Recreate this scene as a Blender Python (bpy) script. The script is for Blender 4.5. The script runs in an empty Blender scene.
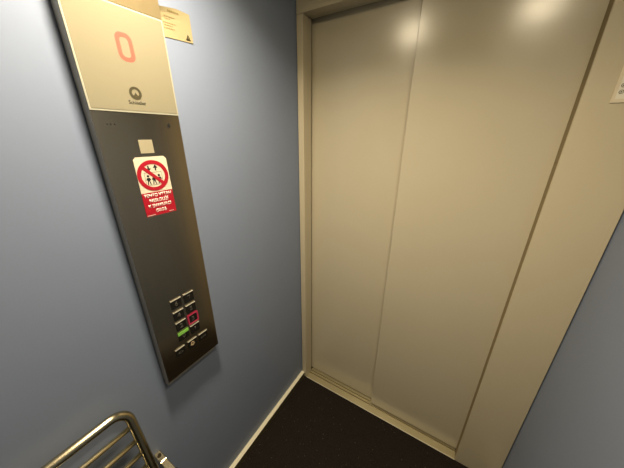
import bpy, bmesh, math, random
from mathutils import Vector, Matrix
random.seed(7)
sc = bpy.context.scene
COL = sc.collection
PI = math.pi

# ------------------------------------------------------------------ dimensions (metres)
W = 1.114            # cabin width
BACK = -1.42         # back wall
CEIL = 2.14
JW = 0.0335          # left jamb width
X2 = 0.9395          # right edge of the door opening
DL, DR, XS = 0.0806, 0.0507, 0.4751     # leaf depths, split
HH = 2.0             # opening height
PY0, PY1 = -0.795, -0.6027              # control panel sides
PZ0, PZ1 = 0.809, 1.99
TP = 0.0326          # control panel depth
CY = (PY0 + PY1) / 2

EN_L, EN_R, SPREAD, LENS = 14.0, 4.5, 136, 112.0   # lamp power (W), beam spread, glow of the lenses

# ------------------------------------------------------------------ helpers
def lin(c):
    c = c / 255.0
    return c / 12.92 if c <= 0.04045 else ((c + 0.055) / 1.055) ** 2.4
def rgb(r, g, b): return (lin(r), lin(g), lin(b), 1.0)

ALBEDO = 0.66        # all painted and printed surfaces are a shade darker than their swatch
def mat(name, color, rough=0.5, metal=0.0, emit=None, es=0.0, coat=0.0, spec=0.5, noise=None, bump=None, aniso=0.0):
    m = bpy.data.materials.new(name); m.use_nodes = True
    nt = m.node_tree; b = nt.nodes['Principled BSDF']
    if metal < 0.5: color = tuple(c * ALBEDO for c in color[:3]) + (1.0,)
    b.inputs['Base Color'].default_value = color
    b.inputs['Roughness'].default_value = rough
    b.inputs['Metallic'].default_value = metal
    b.inputs['Coat Weight'].default_value = coat
    b.inputs['Coat Roughness'].default_value = 0.08
    b.inputs['Specular IOR Level'].default_value = spec
    b.inputs['Anisotropic'].default_value = aniso
    if emit:
        b.inputs['Emission Color'].default_value = emit
        b.inputs['Emission Strength'].default_value = es
    if noise or bump:
        tc = nt.nodes.new('ShaderNodeTexCoord'); mp = nt.nodes.new('ShaderNodeMapping')
        nt.links.new(tc.outputs['Object'], mp.inputs['Vector'])
        if noise:
            scale, stretch, amt = noise
            mp.inputs['Scale'].default_value = stretch
            n = nt.nodes.new('ShaderNodeTexNoise'); n.inputs['Scale'].default_value = scale
            n.inputs['Detail'].default_value = 3
            nt.links.new(mp.outputs['Vector'], n.inputs['Vector'])
            mx = nt.nodes.new('ShaderNodeMix'); mx.data_type = 'RGBA'
            mx.inputs[6].default_value = tuple(c * (1 - amt) for c in color[:3]) + (1,)
            mx.inputs[7].default_value = tuple(min(1, c * (1 + amt)) for c in color[:3]) + (1,)
            nt.links.new(n.outputs['Fac'], mx.inputs[0])
            nt.links.new(mx.outputs[2], b.inputs['Base Color'])
        if bump:
            scale, strength, dist = bump
            n2 = nt.nodes.new('ShaderNodeTexNoise'); n2.inputs['Scale'].default_value = scale
            nt.links.new(tc.outputs['Object'], n2.inputs['Vector'])
            bp = nt.nodes.new('ShaderNodeBump'); bp.inputs['Strength'].default_value = strength
            bp.inputs['Distance'].default_value = dist
            nt.links.new(n2.outputs['Fac'], bp.inputs['Height'])
            nt.links.new(bp.outputs['Normal'], b.inputs['Normal'])
    return m

M = dict(
    wall=mat('blue_laminate', (0.272, 0.318, 0.405, 1), 0.48, spec=0.3, noise=(6, (1, 1, 1), 0.03), bump=(900, 0.05, 0.0005)),
    skirt_shade=mat('skirting_shaded_face', rgb(100, 90, 62), 0.4, metal=0.3),  # same metal skirting, darkened to paint the shade on its front
    ledge=mat('lit_edge_pale', rgb(246, 236, 200), 0.4),  # pale colour stands in for light on the skirting top and sill lip
    jamb_return=mat('brown_return_strip', rgb(150, 130, 84), 0.6),  # added strip that gives the jamb return its darker brown
    rear=mat('bounce_cut_grey', rgb(62, 66, 72), 0.4, noise=(6, (1, 1, 1), 0.03)),  # unseen rear wall, its tone kept dark to cut bounced light
    door=mat('beige_door_paint', rgb(214, 202, 170), 0.25, spec=0.75, noise=(3, (1, 1, 1), 0.03), bump=(14, 0.06, 0.004)),
    frame=mat('beige_frame_paint', rgb(216, 202, 167), 0.33, spec=0.5, noise=(3, (1, 1, 1), 0.03)),
    alu=mat('satin_aluminium', rgb(226, 218, 190), 0.35, metal=0.35, noise=(60, (1, .05, 1), 0.06)),
    sill=mat('sill_aluminium', rgb(168, 156, 118), 0.38, metal=0.6, noise=(50, (.04, 1, 1), 0.06)),
    ceil=mat('ceiling_steel', rgb(215, 208, 190), 0.25, metal=0.8),
    dark=mat('shaft_black', rgb(28, 26, 22), 0.8),
    panel=mat('brushed_bronze_steel', rgb(180, 167, 143), 0.18, metal=1.0, noise=(40, (1, 1, .03), 0.08)),
    upper=mat('upper_plate_sheen', rgb(150, 134, 98), 0.30, metal=0.6, noise=(30, (1, 1, .05), 0.08)),  # lighter, rougher steel whose colour stands in for mirrored ceiling light
    panelside=mat('lightened_side_steel', rgb(205, 198, 182), 0.45, metal=0.2),  # side colour raised in place of light the lamps miss there
    glass=mat('cream_display_glass', rgb(150, 142, 115), 0.12, spec=0.4),
    glassedge=mat('polished_glass_edge', rgb(184, 180, 156), 0.2),
    digit=mat('red_digit_glow', rgb(172, 96, 78), 0.3, emit=(1.0, 0.16, 0.10, 1), es=0.30),
    ink=mat('dark_olive_ink', rgb(72, 64, 34), 0.5),
    black=mat('black_ink', rgb(22, 20, 18), 0.5),
    bblack=mat('button_black', rgb(34, 31, 25), 0.25, spec=0.5),
    paper=mat('cream_vinyl', rgb(240, 228, 196), 0.4),
    square=mat('pale_sticker', rgb(176, 165, 132), 0.5),
    red=mat('red_vinyl', rgb(186, 20, 40), 0.4),
    white=mat('white_vinyl', rgb(250, 244, 226), 0.4),
    bar=mat('pale_button_edge', rgb(214, 208, 184), 0.35),
    green=mat('green_edge_glow', rgb(150, 214, 88), 0.35, emit=(0.25, 0.75, 0.12, 1), es=0.06),  # painted edge, given a slight glow of its own
    redlit=mat('red_lit_ring', rgb(160, 34, 60), 0.3, emit=(1.0, 0.08, 0.16, 1), es=0.12),
    glyph=mat('grey_glyph', rgb(84, 80, 70), 0.5),
    amber=mat('amber_glyph', rgb(226, 196, 150), 0.4),
    chrome=mat('polished_steel', rgb(190, 177, 142), 0.20, metal=1.0),
    slat=mat('satin_slat_steel', rgb(232, 220, 182), 0.27, metal=1.0),
    screw=mat('dark_screw', rgb(70, 60, 44), 0.35, metal=0.9),
    ticket=mat('cream_paper', rgb(172, 156, 112), 0.6, noise=(20, (1, 1, 1), 0.03)),
    faint=mat('faded_print', rgb(140, 122, 70), 0.6),
    plate=mat('notice_white', rgb(255, 248, 222), 0.4),
    plateframe=mat('notice_frame_grey', rgb(246, 230, 194), 0.35),
    pict=mat('notice_olive', rgb(120, 112, 84), 0.5),
    lens=mat('lamp_lens', rgb(255, 240, 210), 0.3, emit=(1.0, 0.84, 0.58, 1), es=LENS),
)

def carpet():
    m = bpy.data.materials.new('black_carpet'); m.use_nodes = True
    nt = m.node_tree; b = nt.nodes['Principled BSDF']
    b.inputs['Roughness'].default_value = 0.95
    b.inputs['Specular IOR Level'].default_value = 0.15
    tc = nt.nodes.new('ShaderNodeTexCoord')
    n = nt.nodes.new('ShaderNodeTexNoise'); n.inputs['Scale'].default_value = 260
    n.inputs['Detail'].default_value = 2
    v = nt.nodes.new('ShaderNodeTexVoronoi'); v.inputs['Scale'].default_value = 120
    nt.links.new(tc.outputs['Object'], n.inputs['Vector']); nt.links.new(tc.outputs['Object'], v.inputs['Vector'])
    r1 = nt.nodes.new('ShaderNodeValToRGB')
    r1.color_ramp.elements[0].position = 0.35; r1.color_ramp.elements[0].color = rgb(16, 13, 10)
    r1.color_ramp.elements[1].position = 0.7; r1.color_ramp.elements[1].color = rgb(36, 29, 21)
    nt.links.new(n.outputs['Fac'], r1.inputs['Fac'])
    # a few pale flecks: small voronoi cells picked at random
    lt = nt.nodes.new('ShaderNodeMath'); lt.operation = 'LESS_THAN'; lt.inputs[1].default_value = 0.17
    nt.links.new(v.outputs['Distance'], lt.inputs[0])
    sep = nt.nodes.new('ShaderNodeSeparateColor'); nt.links.new(v.outputs['Color'], sep.inputs['Color'])
    gt = nt.nodes.new('ShaderNodeMath'); gt.operation = 'GREATER_THAN'; gt.inputs[1].default_value = 0.93
    nt.links.new(sep.outputs[0], gt.inputs[0])
    mu = nt.nodes.new('ShaderNodeMath'); mu.operation = 'MULTIPLY'
    nt.links.new(lt.outputs[0], mu.inputs[0]); nt.links.new(gt.outputs[0], mu.inputs[1])
    mx = nt.nodes.new('ShaderNodeMix'); mx.data_type = 'RGBA'
    nt.links.new(mu.outputs[0], mx.inputs[0]); nt.links.new(r1.outputs['Color'], mx.inputs[6])
    mx.inputs[7].default_value = rgb(96, 86, 64)
    nt.links.new(mx.outputs[2], b.inputs['Base Color'])
    bp = nt.nodes.new('ShaderNodeBump'); bp.inputs['Strength'].default_value = 0.6; bp.inputs['Distance'].default_value = 0.002
    nt.links.new(n.outputs['Fac'], bp.inputs['Height']); nt.links.new(bp.outputs['Normal'], b.inputs['Normal'])
    return m
M['carpet'] = carpet()

def add_box(bm, x0, x1, y0, y1, z0, z1, bev=0.0, seg=2):
    r = bmesh.ops.create_cube(bm, size=1.0)
    vs = r['verts']
    bmesh.ops.scale(bm, vec=(x1 - x0, y1 - y0, z1 - z0), verts=vs)
    bmesh.ops.translate(bm, vec=((x0 + x1) / 2, (y0 + y1) / 2, (z0 + z1) / 2), verts=vs)
    if bev > 0:
        es = list({e for v in vs for e in v.link_edges})
        bmesh.ops.bevel(bm, geom=es, offset=bev, segments=seg, profile=0.5, affect='EDGES')

def box(*a, **k):
    bm = bmesh.new(); add_box(bm, *a, **k); return bm

def add_tube(bm, pts, r, closed=False, seg=14):
    pts = [Vector(p) for p in pts]; n = len(pts); rings = []
    nrm = None
    for i, p in enumerate(pts):
        a = pts[(i - 1) % n] if (closed or i > 0) else p
        c = pts[(i + 1) % n] if (closed or i < n - 1) else p
        t = (c - a).normalized()
        if nrm is None:
            ref = Vector((0, 0, 1)) if abs(t.z) < 0.9 else Vector((1, 0, 0))
            nrm = (ref - t * ref.dot(t)).normalized()
        else:
            nrm = (nrm - t * nrm.dot(t)).normalized()
        bn = t.cross(nrm)
        rings.append([bm.verts.new(p + (nrm * math.cos(2 * PI * k / seg) + bn * math.sin(2 * PI * k / seg)) * r) for k in range(seg)])
    m = n if closed else n - 1
    for i in range(m):
        A, B = rings[i], rings[(i + 1) % n]
        off = 0
        if closed and i == n - 1:   # match twist
            off = min(range(seg), key=lambda o: sum((A[k].co - B[(k + o) % seg].co).length for k in range(seg)))
        for k in range(seg):
            bm.faces.new((A[k], A[(k + 1) % seg], B[(k + 1 + off) % seg], B[(k + off) % seg]))
    if not closed:
        bm.faces.new(list(reversed(rings[0]))); bm.faces.new(rings[-1])
    bmesh.ops.recalc_face_normals(bm, faces=bm.faces)

def frame_left(u, v, d=0.0): return Vector((TP + d, u, v))       # a flat face on the control panel, looking towards -X
def frame_wall(u, v, d=0.0): return Vector((d, u, v))
def frame_door(u, v, d=0.0): return Vector((u, -d, v))            # the front wall, looking towards +Y

def add_poly(bm, fr, pts, d0, d1):
    """a flat outline on a face frame, thickened from depth d0 to d1"""
    A = [bm.verts.new(fr(u, v, d0)) for u, v in pts]; B = [bm.verts.new(fr(u, v, d1)) for u, v in pts]
    n = len(pts)
    bm.faces.new(list(reversed(A))); bm.faces.new(B)
    for i in range(n): bm.faces.new((A[i], A[(i + 1) % n], B[(i + 1) % n], B[i]))
    bmesh.ops.recalc_face_normals(bm, faces=bm.faces)

def add_ring(bm, fr, outer, inner, d0, d1):
    n = len(outer)
    O0 = [bm.verts.new(fr(u, v, d0)) for u, v in outer]; O1 = [bm.verts.new(fr(u, v, d1)) for u, v in outer]
    I0 = [bm.verts.new(fr(u, v, d0)) for u, v in inner]; I1 = [bm.verts.new(fr(u, v, d1)) for u, v in inner]
    for i in range(n):
        j = (i + 1) % n
        bm.faces.new((O1[i], O1[j], I1[j], I1[i])); bm.faces.new((O0[i], I0[i], I0[j], O0[j]))
        bm.faces.new((O0[i], O0[j], O1[j], O1[i])); bm.faces.new((I0[i], I1[i], I1[j], I0[j]))
    bmesh.ops.recalc_face_normals(bm, faces=bm.faces)

def circ(cu, cv, r, n=40, ry=None):
    return [(cu + r * math.cos(2 * PI * k / n), cv + (ry or r) * math.sin(2 * PI * k / n)) for k in range(n)]
def rrect(u0, u1, v0, v1, r, n=5):
    out = []
    for cx, cy, a0 in ((u1 - r, v1 - r, 0), (u0 + r, v1 - r, 90), (u0 + r, v0 + r, 180), (u1 - r, v0 + r, 270)):
        for k in range(n + 1):
            a = math.radians(a0 + 90 * k / n); out.append((cx + r * math.cos(a), cy + r * math.sin(a)))
    return out
def rect(u0, u1, v0, v1): return [(u0, v0), (u1, v0), (u1, v1), (u0, v1)]
def poly(fr, pts, d0, d1):
    bm = bmesh.new(); add_poly(bm, fr, pts, d0, d1); return bm
def ring(fr, o, i, d0, d1):
    bm = bmesh.new(); add_ring(bm, fr, o, i, d0, d1); return bm

def root_of(o):
    while o.parent: o = o.parent
    return o
def obj(name, bm, material, parent=None, smooth=False, loc=None):
    me = bpy.data.meshes.new(name)
    base = Vector(root_of(parent).location) if parent else (Vector(loc) if loc else Vector((0, 0, 0)))
    if base.length: bmesh.ops.translate(bm, vec=-base, verts=bm.verts)
    bm.to_mesh(me); bm.free()
    me.materials.append(material)
    if smooth:
        for p in me.polygons: p.use_smooth = True
    o = bpy.data.objects.new(name, me); COL.objects.link(o)
    if parent: o.parent = parent
    elif loc: o.location = loc
    return o
def thing(name, label, cat, loc, group=None):
    o = bpy.data.objects.new(name, None); COL.objects.link(o)
    o.location = loc; o.empty_display_size = 0.05
    o['label'] = label; o['category'] = cat
    if group: o['group'] = group
    return o
def struct(name, bm, material, parent=None):
    o = obj(name, bm, material, parent)
    if not parent: o['kind'] = 'structure'
    return o

def text_bm(body, size, fr, u, v, d0, d1, bold=0.0, align='CENTER', sx=1.0):
    cu = bpy.data.curves.new('lettering', 'FONT'); cu.body = body; cu.size = size
    cu.align_x = align; cu.align_y = 'CENTER'; cu.offset = bold; cu.resolution_u = 3
    to = bpy.data.objects.new('lettering', cu); COL.objects.link(to)
    dg = bpy.context.evaluated_depsgraph_get()
    me = bpy.data.meshes.new_from_object(to.evaluated_get(dg))
    COL.objects.unlink(to); bpy.data.objects.remove(to); bpy.data.curves.remove(cu)
    bm = bmesh.new(); bm.from_mesh(me); bpy.data.meshes.remove(me)
    for vt in bm.verts: vt.co = fr(u + vt.co.x * sx, v + vt.co.y, d0)
    geo = bmesh.ops.extrude_face_region(bm, geom=list(bm.faces))
    nv = [g for g in geo['geom'] if isinstance(g, bmesh.types.BMVert)]
    off = fr(0, 0, d1) - fr(0, 0, d0)
    bmesh.ops.translate(bm, vec=off, verts=nv)
    bmesh.ops.recalc_face_normals(bm, faces=bm.faces)
    return bm
def merge(dst, src):
    me = bpy.data.meshes.new('m'); src.to_mesh(me); src.free(); dst.from_mesh(me); bpy.data.meshes.remove(me)

# ------------------------------------------------------------------ the cabin shell
struct('floor', box(-0.03, W + 0.03, BACK - 0.03, -0.0005, -0.04, -0.003), M['carpet'])
struct('ceiling', box(-0.03, W + 0.03, BACK - 0.03, 0.13, CEIL, CEIL + 0.03), M['ceil'])
struct('wall_left', box(-0.03, 0.0, BACK, 0.099, -0.04, CEIL), M['wall'])
struct('wall_right', box(W, W + 0.03, BACK, 0.099, -0.04, CEIL), M['wall'])
struct('wall_back', box(-0.03, W + 0.03, BACK - 0.03, BACK, -0.04, CEIL), M['rear'])
struct('wall_shaft', box(-0.03, W + 0.03, 0.125, 0.15, -0.04, CEIL), M['dark'])
# front wall: the wide return column right of the door, the narrow left jamb, the header
wf = struct('wall_front', box(X2, W - 0.0035, 0.0, 0.008, -0.003, HH - 0.0015, bev=0.0012), M['frame'])
obj('return_strip', box(X2 + 0.0003, W - 0.0035, 0.0085, 0.0490, 0.0, HH - 0.0015), M['jamb_return'], wf)
struct('trim_1', box(0.0028, JW, 0.0, 0.067, -0.003, HH - 0.0015, bev=0.0014), M['frame'])
t2 = struct('trim_2', box(0.0028, W - 0.0035, 0.0, 0.046, HH, CEIL - 0.001, bev=0.0012), M['frame'])
obj('track_cover', box(JW, XS - 0.004, 0.0465, 0.071, HH + 0.0005, HH + 0.05), M['frame'], t2)
# sill with its two running grooves; a pale lip paints the highlight along its edge
bm = bmesh.new()
ys = [0.0, 0.0035, 0.040, 0.0445, 0.056, 0.0625, 0.078, 0.084, 0.124]
for a, b_, top in ((0.0022, 0.040, 0.0), (0.040, 0.0475, -0.012), (0.0475, 0.0595, 0.0), (0.0595, 0.067, -0.012), (0.067, 0.124, 0.0)):
    add_box(bm, JW + 0.0004, X2 - 0.0004, a, b_, -0.04, top)
t3 = struct('trim_3', bm, M['sill'])
obj('nosing', box(JW + 0.0004, X2 - 0.0004, -0.0006, 0.0022, -0.04, 0.0016, bev=0.0007), M['ledge'], t3)
# skirting along the left wall: its shaded front and lit top set by colour
bm = bmesh.new()
prof = [(0.0, -0.003), (0.0200, -0.003), (0.0203, 0.033), (0.0200, 0.0352), (0.0, 0.0352)]
A = [bm.verts.new((x, BACK + 0.001, z)) for x, z in prof]; B = [bm.verts.new((x, -0.0015, z)) for x, z in prof]
bm.faces.new(A); bm.faces.new(list(reversed(B)))
for i in range(5): bm.faces.new((A[i], B[i], B[(i + 1) % 5], A[(i + 1) % 5]))
bmesh.ops.recalc_face_normals(bm, faces=bm.faces)
bb_l = struct('baseboard_left', bm, M['skirt_shade'])
obj('lit_ledge_top', box(0.0, 0.0212, BACK + 0.001, -0.0015, 0.0352, 0.0372, bev=0.0006), M['ledge'], bb_l)
struct('baseboard_right', box(W - 0.0205, W, BACK + 0.001, -0.0015, -0.003, 0.0363, bev=0.0015), M['alu'])

# ------------------------------------------------------------------ sliding door leaves
struct('door_1', box(0.012, XS + 0.05, DL, DL + 0.027, 0.008, HH + 0.06, bev=0.0022), M['door'])
struct('door_2', box(XS, X2 + 0.04, DR, DR + 0.027, 0.008, HH + 0.06, bev=0.0024), M['door'])

# ------------------------------------------------------------------ control panel
cp = thing('control_panel', 'tall bronze lift control panel with cream display glass on the blue left wall', 'control panel', (0.0, CY, PZ0))
obj('housing', box(0.0, TP - 0.003, PY0 + 0.0005, PY1 - 0.0005, PZ0, PZ1, bev=0.001), M['panelside'], cp)
obj('back_plate', box(0.0, 0.018, PY0 + 0.002, PY1 - 0.009, PZ0 - 0.024, PZ0 + 0.0, bev=0.001), M['panelside'], cp)
obj('faceplate', box(TP - 0.003, TP, PY0, PY1, PZ0, 1.594, bev=0.0008), M['panel'], cp)
obj('upper_plate', box(TP - 0.003, TP, PY0, PY1, 1.7985, PZ1, bev=0.0008), M['upper'], cp)
GZ0, GZ1 = 1.5945, 1.7973
gl = obj('display_glass', box(TP - 0.003, TP + 0.002, PY0 + 0.0035, PY1 - 0.003, GZ0 + 0.0035, GZ1 - 0.003, bev=0.0005), M['glass'], cp)
obj('glass_edge', ring(frame_left, rect(PY0, PY1, GZ0, GZ1), rect(PY0 + 0.0035, PY1 - 0.003, GZ0 + 0.0035, GZ1 - 0.003), -0.003, 0.0015), M['glassedge'], gl)
# floor digit 0, leaning a little, soft dotted ring of light
bm = bmesh.new()
dcu, dcv = -0.6985, 1.7225
O = rrect(-0.0165, 0.0165, -0.0265, 0.0265, 0.013, 6); I = rrect(-0.0085, 0.0085, -0.0185, 0.0185, 0.007, 6)
add_ring(bm, frame_left, [(dcu + u - 0.02 * v, dcv + v) for u, v in O], [(dcu + u - 0.02 * v, dcv + v) for u, v in I], 0.0018, 0.00225)
obj('floor_digit', bm, M['digit'], gl)
# maker's emblem: dark ring with a peak rising into its open centre, and the wordmark
bm = bmesh.new()
lu, lv = -0.6990, 1.6350
add_ring(bm, frame_left, circ(lu, lv, 0.0132), circ(lu, lv + 0.0008, 0.0074), 0.0018, 0.0024)
add_poly(bm, frame_left, [(lu - 0.0052, lv - 0.0062), (lu + 0.0052, lv - 0.0062), (lu + 0.0022, lv - 0.0020), (lu, lv + 0.0018), (lu - 0.0022, lv - 0.0020)], 0.0018, 0.0024)
obj('emblem', bm, M['ink'], gl)
obj('lettering', text_bm('Schindler', 0.0108, frame_left, lu, lv - 0.0193, 0.0018, 0.0023, bold=0.00025, sx=0.93), M['ink'], gl)
# three speaker dots and the small bell pictogram under the glass
for k in range(3):
    obj('speaker_hole', poly(frame_left, circ(-0.7705 + 0.0068 * k, 1.5683, 0.0014, 12, 0.0020), -0.0005, 0.0003), M['black'], cp)
bm = bmesh.new()
bu, bv = -0.6345, 1.5690
add_poly(bm, frame_left, [(bu - 0.0050, bv - 0.004), (bu + 0.0050, bv - 0.004), (bu + 0.0034, bv - 0.0005), (bu + 0.0028, bv + 0.0036), (bu, bv + 0.0064), (bu - 0.0028, bv + 0.0036), (bu - 0.0034, bv - 0.0005)], -0.0005, 0.0004)
add_poly(bm, frame_left, circ(bu, bv - 0.0056, 0.0014, 12), -0.0005, 0.0004)
obj('bell_pictogram', bm, M['black'], cp)

# push buttons: two columns of four, and three service buttons below
def push_button(cu, top, w, h, bar_m, glyph, lit=False, thick=0.0025, name='push_button', gm='glyph'):
    u0, u1 = cu - w / 2, cu + w / 2
    b = obj(name, poly(frame_left, rrect(u0, u1, top - h, top, 0.002, 3), -0.0005, 0.0016), M['bblack'], cp)
    obj('edge_bar', poly(frame_left, rect(u0, u1, top - thick, top), 0.0010, 0.0030), M[bar_m], b)
    if lit:
        b['label'] = 'button with red lit ring'
        obj('lit_ring', ring(frame_left, rrect(u0 - 0.002, u1 + 0.002, top - h - 0.001, top + 0.002, 0.004, 4),
                             rrect(u0 + 0.0022, u1 - 0.0022, top - h + 0.003, top - 0.0018, 0.003, 4), 0.0012, 0.0032), M['redlit'], b)
    if glyph:
        if isinstance(glyph, str):
            g = text_bm(glyph, 0.021, frame_left, cu, top - h * 0.56, 0.0014, 0.0021, bold=0.0003)
        else: g = glyph
        obj('symbol', g, M[gm], b)
    return b
rows = [1.0832, 1.0408, 1.0008, 0.9600]
GL = [('6', '7'), ('4', '5'), ('2', '3'), ('0', '1')]
for r, (top, (a, c)) in enumerate(zip(rows, GL)):
    if r == 3:
        gb = push_button(-0.7178, top + 0.0015, 0.035, 0.033, 'green', a, thick=0.0105); gb['label'] = 'button with bright green top edge'
    else: push_button(-0.7184, top, 0.0325, 0.032, 'bar', a)
    push_button(-0.6770, top, 0.0325, 0.034, 'bar', c, lit=(r == 2))
def arrows(cu, cv, inward):
    bm = bmesh.new(); s = -1 if inward else 1
    for k in (-1, 1):
        t = k * s
        x = cu + k * 0.006
        add_poly(bm, frame_left, [(x - t * 0.003, cv - 0.0045), (x + t * 0.003, cv), (x - t * 0.003, cv + 0.0045)], 0.0014, 0.0021)
    add_poly(bm, frame_left, rect(cu - 0.0006, cu + 0.0006, cv - 0.005, cv + 0.005), 0.0014, 0.0021)
    return bm
push_button(-0.7392, 0.9083, 0.031, 0.030, 'bar', arrows(-0.7392, 0.890, False), thick=0.0022)
bm = bmesh.new(); u, v = -0.6965, 0.8925
add_ring(bm, frame_left, [(u + x * 0.008, v + y * 0.008) for x, y in ((-1, -.7), (1, -.7), (.75, -.2), (.65, .5), (0, 1), (-.65, .5), (-.75, -.2))],
         [(u + x * 0.0045, v + y * 0.0045) for x, y in ((-1, -.7), (1, -.7), (.75, -.2), (.65, .5), (0, 1), (-.65, .5), (-.75, -.2))], 0.0014, 0.0021)
add_poly(bm, frame_left, circ(u, v - 0.008, 0.002, 12), 0.0014, 0.0021)
bb = push_button(-0.6960, 0.9083, 0.031, 0.030, 'bar', bm, thick=0.0022, gm='amber'); bb['label'] = 'button with pale bell symbol'
push_button(-0.6555, 0.9068, 0.032, 0.030, 'bar', arrows(-0.6555, 0.889, True), thick=0.0022)

# ------------------------------------------------------------------ stickers on the panel
sq = obj('sticker', poly(frame_left, [(-0.7168, 1.5045), (-0.6848, 1.5045), (-0.6848, 1.5358), (-0.7168, 1.5358)], 0.0002, 0.0008), M['square'], loc=(TP, -0.701, 1.52))
sq['label'] = 'small blank pale square sticker above the prohibition sign on the panel'; sq['category'] = 'sticker'

ws = thing('warning_sticker', 'white and red no-evacuation prohibition sticker on the dark panel', 'sticker', (TP, -0.699, 1.347))
u0, u1 = -0.7383, -0.6592
obj('white_field', poly(frame_left, [(u0, 1.4090), (u1, 1.4090), (u1, 1.4900), (u1 - 0.006, 1.4962), (u0 + 0.006, 1.4962), (u0, 1.4900)], 0.0002, 0.0009), M['paper'], ws)
rf = obj('red_field', poly(frame_left, rect(u0, u1, 1.3480, 1.4090), 0.0002, 0.0009), M['red'], ws)
bm = bmesh.new()
for k, (t, s) in enumerate((('TENTO VÝTAH', 0.98), ('NESLOUŽÍ', 1.0), ('K EVAKUACI', 1.0), ('OSOB', 1.0))):
    merge(bm, text_bm(t, 0.0122, frame_left, -0.6990, 1.4005 - 0.0135 * k, 0.0008, 0.0010, bold=0.00032, sx=0.86 * s))
obj('lettering', bm, M['white'], rf)
obj('small_print', poly(frame_left, rect(u0 + 0.002, u0 + 0.022, 1.3502, 1.3512), 0.0008, 0.0012), M['white'], rf)
obj('small_print', poly(frame_left, rect(u1 - 0.020, u1 - 0.007, 1.3512, 1.3522), 0.0008, 0.0012), M['white'], rf)
cu, cv = -0.7000, 1.4500
bm = bmesh.new()
def person(px, h=0.024):
    z0 = cv - 0.0215
    add_poly(bm, frame_left, circ(px, z0 + h - 0.0028, 0.0030, 14), 0.0008, 0.0011)
    add_poly(bm, frame_left, [(px - 0.0030, z0 + 0.0085), (px + 0.0030, z0 + 0.0085), (px + 0.0036, z0 + h - 0.0068), (px - 0.0036, z0 + h - 0.0068)], 0.0008, 0.0011)
    for s in (-1, 1):
        add_poly(bm, frame_left, [(px + s * 0.0005, z0 + 0.009), (px + s * 0.0029, z0 + 0.009), (px + s * 0.0048, z0), (px + s * 0.0024, z0)], 0.0008, 0.0011)
        add_poly(bm, frame_left, [(px + s * 0.0033, z0 + h - 0.007), (px + s * 0.0060, z0 + h - 0.0125), (px + s * 0.0046, z0 + h - 0.0135), (px + s * 0.0026, z0 + h - 0.0105)], 0.0008, 0.0011)
for px in (cu - 0.0135, cu, cu + 0.0135): person(px)
add_ring(bm, frame_left, rect(cu - 0.0215, cu + 0.0215, cv - 0.0235, cv + 0.0085), rect(cu - 0.0208, cu + 0.0208, cv - 0.0228, cv + 0.0078), 0.0008, 0.0011)
for s, px in ((-1, cu - 0.0085), (1, cu + 0.0085)):        # down and up arrows
    y = cv + 0.0185
    add_poly(bm, frame_left, [(px - 0.0058, y), (px + 0.0058, y), (px, y + s * 0.0085)], 0.0008, 0.0011)
    add_poly(bm, frame_left, [(px - 0.0018, y - s * 0.0065), (px + 0.0018, y - s * 0.0065), (px + 0.0018, y), (px - 0.0018, y)], 0.0008, 0.0011)
obj('pictogram', bm, M['black'], ws)
bm = bmesh.new()
add_ring(bm, frame_left, circ(cu, cv, 0.0382, 56), circ(cu, cv, 0.0288, 56), 0.0008, 0.0014)
a = math.radians(-45); dx, dy = math.cos(a), math.sin(a); nx, ny = -dy, dx
L_, w_ = 0.0312, 0.0042
add_poly(bm, frame_left, [(cu - dx * L_ - nx * w_, cv - dy * L_ - ny * w_), (cu + dx * L_ - nx * w_, cv + dy * L_ - ny * w_), (cu + dx * L_ + nx * w_, cv + dy * L_ + ny * w_), (cu - dx * L_ + nx * w_, cv - dy * L_ + ny * w_)], 0.0008, 0.0013)
obj('prohibition_ring', bm, M['red'], ws)

# ------------------------------------------------------------------ cream paper slip tucked behind the panel
tk = thing('paper_notice', 'cream paper slip with faded print stuck to the wall beside the display', 'paper notice', (0.0, -0.541, 1.78))
bm = bmesh.new()
nu, nv = 14, 6
def tp_(i, j):
    s, t = i / nu, j / nv
    u = -0.599 + (-0.5015 + 0.599) * s
    top = 1.8335 + 0.0115 * min(1, s / 0.6) ; bot = 1.7760 + 0.0055 * s
    d = 0.0012 + 0.010 * max(0, t - 0.55) ** 2 * (1 - s) * 4 + 0.004 * max(0, s - 0.8) * (1 - t)
    return Vector((d, u, bot + (top - bot) * t))
F = [[bm.verts.new(tp_(i, j)) for j in range(nv + 1)] for i in range(nu + 1)]
Bk = [[bm.verts.new(tp_(i, j) - Vector((0.0007, 0, 0))) for j in range(nv + 1)] for i in range(nu + 1)]
for i in range(nu):
    for j in range(nv):
        bm.faces.new((F[i][j], F[i + 1][j], F[i + 1][j + 1], F[i][j + 1]))
        bm.faces.new((Bk[i][j], Bk[i][j + 1], Bk[i + 1][j + 1], Bk[i + 1][j]))
for i in range(nu):
    bm.faces.new((F[i][0], Bk[i][0], Bk[i + 1][0], F[i + 1][0])); bm.faces.new((F[i][nv], F[i + 1][nv], Bk[i + 1][nv], Bk[i][nv]))
for j in range(nv):
    bm.faces.new((F[0][j], F[0][j + 1], Bk[0][j + 1], Bk[0][j])); bm.faces.new((F[nu][j], Bk[nu][j], Bk[nu][j + 1], F[nu][j + 1]))
bmesh.ops.recalc_face_normals(bm, faces=bm.faces)
sheet = obj('sheet', bm, M['ticket'], tk)
def slip(u, v):                 # depth of the sheet at a point of the slip
    s = (u + 0.599) / 0.0975; bot = 1.7760 + 0.0055 * s; top = 1.8335 + 0.0115 * min(1, s / 0.6)
    t = (v - bot) / (top - bot)
    return 0.0012 + 0.010 * max(0, t - 0.55) ** 2 * (1 - s) * 4 + 0.004 * max(0, s - 0.8) * (1 - t)
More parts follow.
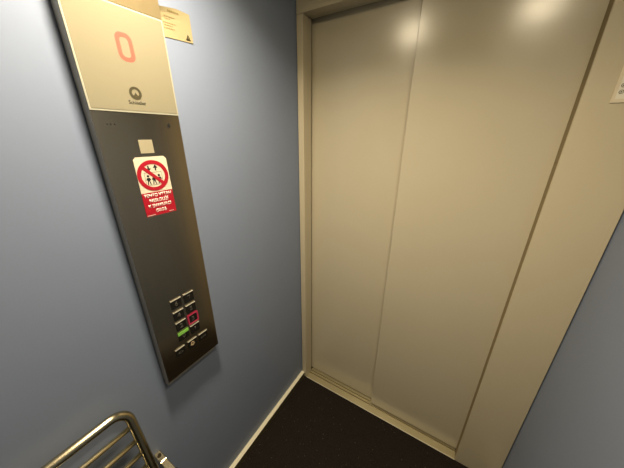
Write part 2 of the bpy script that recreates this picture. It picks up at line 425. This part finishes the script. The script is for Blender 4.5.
def print_row(bm, ua, ub, v, h, slope=0.05):
    u = ua
    while u < ub:
        w = random.uniform(0.0025, 0.006)
        ue = min(u + w, ub)
        vv = v + (u - ua) * slope
        pts = []
        for (a_, c_) in ((u, vv), (ue, vv), (ue, vv + h), (u, vv + h)): pts.append(bm.verts.new((slip(a_, c_) + 0.0006, a_, c_)))
        bm.faces.new(pts)
        u = ue + random.uniform(0.0008, 0.0018)
bm = bmesh.new()
print_row(bm, -0.566, -0.533, 1.8330, 0.0032)
print_row(bm, -0.576, -0.546, 1.8210, 0.0016); print_row(bm, -0.575, -0.560, 1.8165, 0.0014)
print_row(bm, -0.579, -0.546, 1.8075, 0.0018); print_row(bm, -0.5775, -0.555, 1.8025, 0.0016); print_row(bm, -0.579, -0.551, 1.7965, 0.0016)
bmesh.ops.recalc_face_normals(bm, faces=bm.faces)
obj('faded_print', bm, M['faint'], sheet)
bm = bmesh.new()
add_ring(bm, frame_wall, [(-0.5205, 1.7885), (-0.5105, 1.7885), (-0.5155, 1.7975)], [(-0.5185, 1.7897), (-0.5125, 1.7897), (-0.5155, 1.7952)], 0.0010, 0.0028)
add_poly(bm, frame_wall, rect(-0.5225, -0.5085, 1.7860, 1.7868), 0.0010, 0.0028)
obj('triangle_mark', bm, M['ink'], sheet)

# ------------------------------------------------------------------ notice plate on the right column
npl = thing('notice_plate', 'white framed plate with round pictograms on the beige column right of the door', 'sign', (1.045, 0.0, 1.626))
U0, U1, V0, V1 = 0.998, 1.092, 1.6263, 1.760
obj('frame', ring(frame_door, rect(U0, U1, V0, V1), rect(U0 + 0.0062, U1 - 0.0062, V0 + 0.0085, V1 - 0.0085), 0.0, 0.0026), M['plateframe'], npl)
face = obj('face', poly(frame_door, rect(U0 + 0.0062, U1 - 0.0062, V0 + 0.0085, V1 - 0.0085), 0.0, 0.0018), M['plate'], npl)
for r, vv in enumerate((1.6510, 1.6660, 1.6850, 1.7045, 1.7235, 1.7425)):
    for c in range(4):
        uu = 1.0115 + 0.0225 * c
        bm = ring(frame_door, circ(uu, vv, 0.0048, 24), circ(uu, vv, 0.0034, 24), 0.0016, 0.0022)
        add_poly(bm, frame_door, circ(uu, vv, 0.0019, 14), 0.0016, 0.0022)
        obj('pictogram', bm, M['black' if r == 2 else 'pict'], face)

# ------------------------------------------------------------------ folded tip-up seat on the left wall
YR, YL = -0.9135, -1.305
def lean(z): return 0.037 + 0.20 * (0.843 - z)
fs = thing('folding_seat', 'chrome barred tip-up seat folded against the left wall below the panel', 'folding seat', (0.0, (YR + YL) / 2, 0.53))
pts = []
R_ = 0.040
for cy_, cz_, a0 in ((YR - R_, 0.843 - R_, 0), (YL + R_, 0.843 - R_, 90), (YL + R_, 0.555 + R_, 180), (YR - R_, 0.555 + R_, 270)):
    for k in range(9):
        a_ = math.radians(a0 + 90 * k / 8)
        z = cz_ + R_ * math.sin(a_); pts.append((lean(z), cy_ + R_ * math.cos(a_), z))
bm = bmesh.new(); add_tube(bm, pts, 0.0118, closed=True, seg=18)
obj('frame', bm, M['chrome'], fs, smooth=True)
for z in (0.7835, 0.735, 0.688, 0.641, 0.594):
    bm = bmesh.new(); add_tube(bm, [(lean(z), YL + 0.004, z), (lean(z), YR - 0.004, z)], 0.0072, seg=14)
    obj('slat', bm, M['slat'], fs, smooth=True)
for s in (1, -1):
    y0, y1 = (-0.886, -0.865) if s > 0 else (2 * ((YR + YL) / 2) + 0.865, 2 * ((YR + YL) / 2) + 0.886)
    br = obj('wall_bracket', box(0.0, 0.112, y0, y1, 0.500, 0.545, bev=0.002), M['chrome'], fs)
    bm = bmesh.new(); add_box(bm, 0.030, 0.046, y0 - 0.001, y1 + 0.001, 0.499, 0.549, bev=0.003)
    obj('collar', bm, M['chrome'], br)
    bm = bmesh.new(); ym = (y0 + y1) / 2
    add_tube(bm, [(0.017, ym, 0.5445), (0.017, ym, 0.5475)], 0.0062, seg=16)
    obj('screw', bm, M['screw'], br)
    bm = bmesh.new(); add_tube(bm, [(0.094, ym + s * 0.014, 0.530), (0.094, ym - s * 0.045, 0.530)], 0.007, seg=14)
    obj('hinge_pin', bm, M['chrome'], br, smooth=True)

# ------------------------------------------------------------------ ceiling lamps (the lights the cabin has)
LAMPS = [(0.268, -0.710, 'recessed round ceiling lamp nearer the control panel wall', EN_L),
         (0.864, -0.730, 'recessed round ceiling lamp nearer the plain right wall', EN_R)]
for x, y, lab, en in LAMPS:
    t = thing('ceiling_light', lab, 'ceiling lamp', (x, y, CEIL), 'round ceiling lamps')
    bm = bmesh.new(); prev = None
    prof = [(0.080, -0.0005), (0.080, -0.004), (0.071, -0.006), (0.0645, -0.0005)]
    rings = [[bm.verts.new((x + r * math.cos(2 * PI * k / 36), y + r * math.sin(2 * PI * k / 36), CEIL + z)) for k in range(36)] for r, z in prof]
    for i in range(4):
        A, B = rings[i], rings[(i + 1) % 4]
        for k in range(36): bm.faces.new((A[k], A[(k + 1) % 36], B[(k + 1) % 36], B[k]))
    bmesh.ops.recalc_face_normals(bm, faces=bm.faces)
    obj('trim_ring', bm, M['alu'], t, smooth=True)
    bm = bmesh.new()
    add_tube(bm, [(x, y, CEIL - 0.0003), (x, y, CEIL - 0.0020)], 0.064, seg=36)
    obj('lens', bm, M['lens'], t)
    ld = bpy.data.lights.new('lamp', 'AREA'); ld.shape = 'DISK'; ld.size = 0.13
    ld.energy = en; ld.color = (1.0, 0.87, 0.70); ld.spread = math.radians(SPREAD)
    lo = bpy.data.objects.new('lamp', ld); COL.objects.link(lo)
    lo.parent = t; lo.location = (0, 0, -0.0032)

LABELS = {
    'floor': ('black flecked carpet floor of the lift cabin', 'floor'), 'ceiling': ('pale steel cabin ceiling with two round lamps', 'ceiling'),
    'wall_left': ('blue-grey laminate wall carrying the control panel', 'wall'), 'wall_right': ('plain blue-grey laminate wall right of the beige column', 'wall'),
    'wall_back': ('unseen rear wall of the cabin, darkened to cut bounced light', 'wall'), 'wall_shaft': ('black shaft wall behind the sliding doors', 'wall'),
    'wall_front': ('wide beige painted column right of the doors with the notice plate', 'wall'),
    'trim_1': ('narrow beige door jamb beside the blue left wall', 'door frame'), 'trim_2': ('beige header above the sliding doors', 'door frame'),
    'trim_3': ('grooved metal door sill along the black carpet edge', 'door sill'),
    'baseboard_left': ('low skirting coloured lit on top and shaded in front, along the foot of the left wall', 'skirting'), 'baseboard_right': ('low skirting along the foot of the right wall', 'skirting'),
    'door_1': ('narrower left beige sliding door leaf set farther back', 'lift door'), 'door_2': ('wide right beige sliding door leaf overlapping the left one', 'lift door')}
for n_, (l_, c_) in LABELS.items():
    bpy.data.objects[n_]['label'] = l_; bpy.data.objects[n_]['category'] = c_

# ------------------------------------------------------------------ world, camera, colour management
w = bpy.data.worlds.new('World'); sc.world = w; w.use_nodes = True
w.node_tree.nodes['Background'].inputs['Color'].default_value = (0, 0, 0, 1)

cam = bpy.data.cameras.new('Camera'); co = bpy.data.objects.new('Camera', cam); COL.objects.link(co)
cam.sensor_width = 36.0; cam.lens = 250.07 / 624 * 36.0; cam.clip_start = 0.01
pt, yw, rl = 0.3747, 0.5521, 0.0013
fw = Vector((-math.sin(yw) * math.cos(pt), math.cos(yw) * math.cos(pt), -math.sin(pt)))
rt = Vector((math.cos(yw), math.sin(yw), 0)); up = rt.cross(fw)
r2 = rt * math.cos(rl) + up * math.sin(rl); u2 = -rt * math.sin(rl) + up * math.cos(rl)
co.matrix_world = Matrix(((r2.x, u2.x, -fw.x, 0.7195), (r2.y, u2.y, -fw.y, -1.0403), (r2.z, u2.z, -fw.z, 1.5454), (0, 0, 0, 1)))
sc.camera = co
sc.view_settings.view_transform = 'Standard'; sc.view_settings.look = 'None'
sc.view_settings.gamma = 1.0; sc.view_settings.use_curve_mapping = False
sc.view_settings.exposure = 0.0
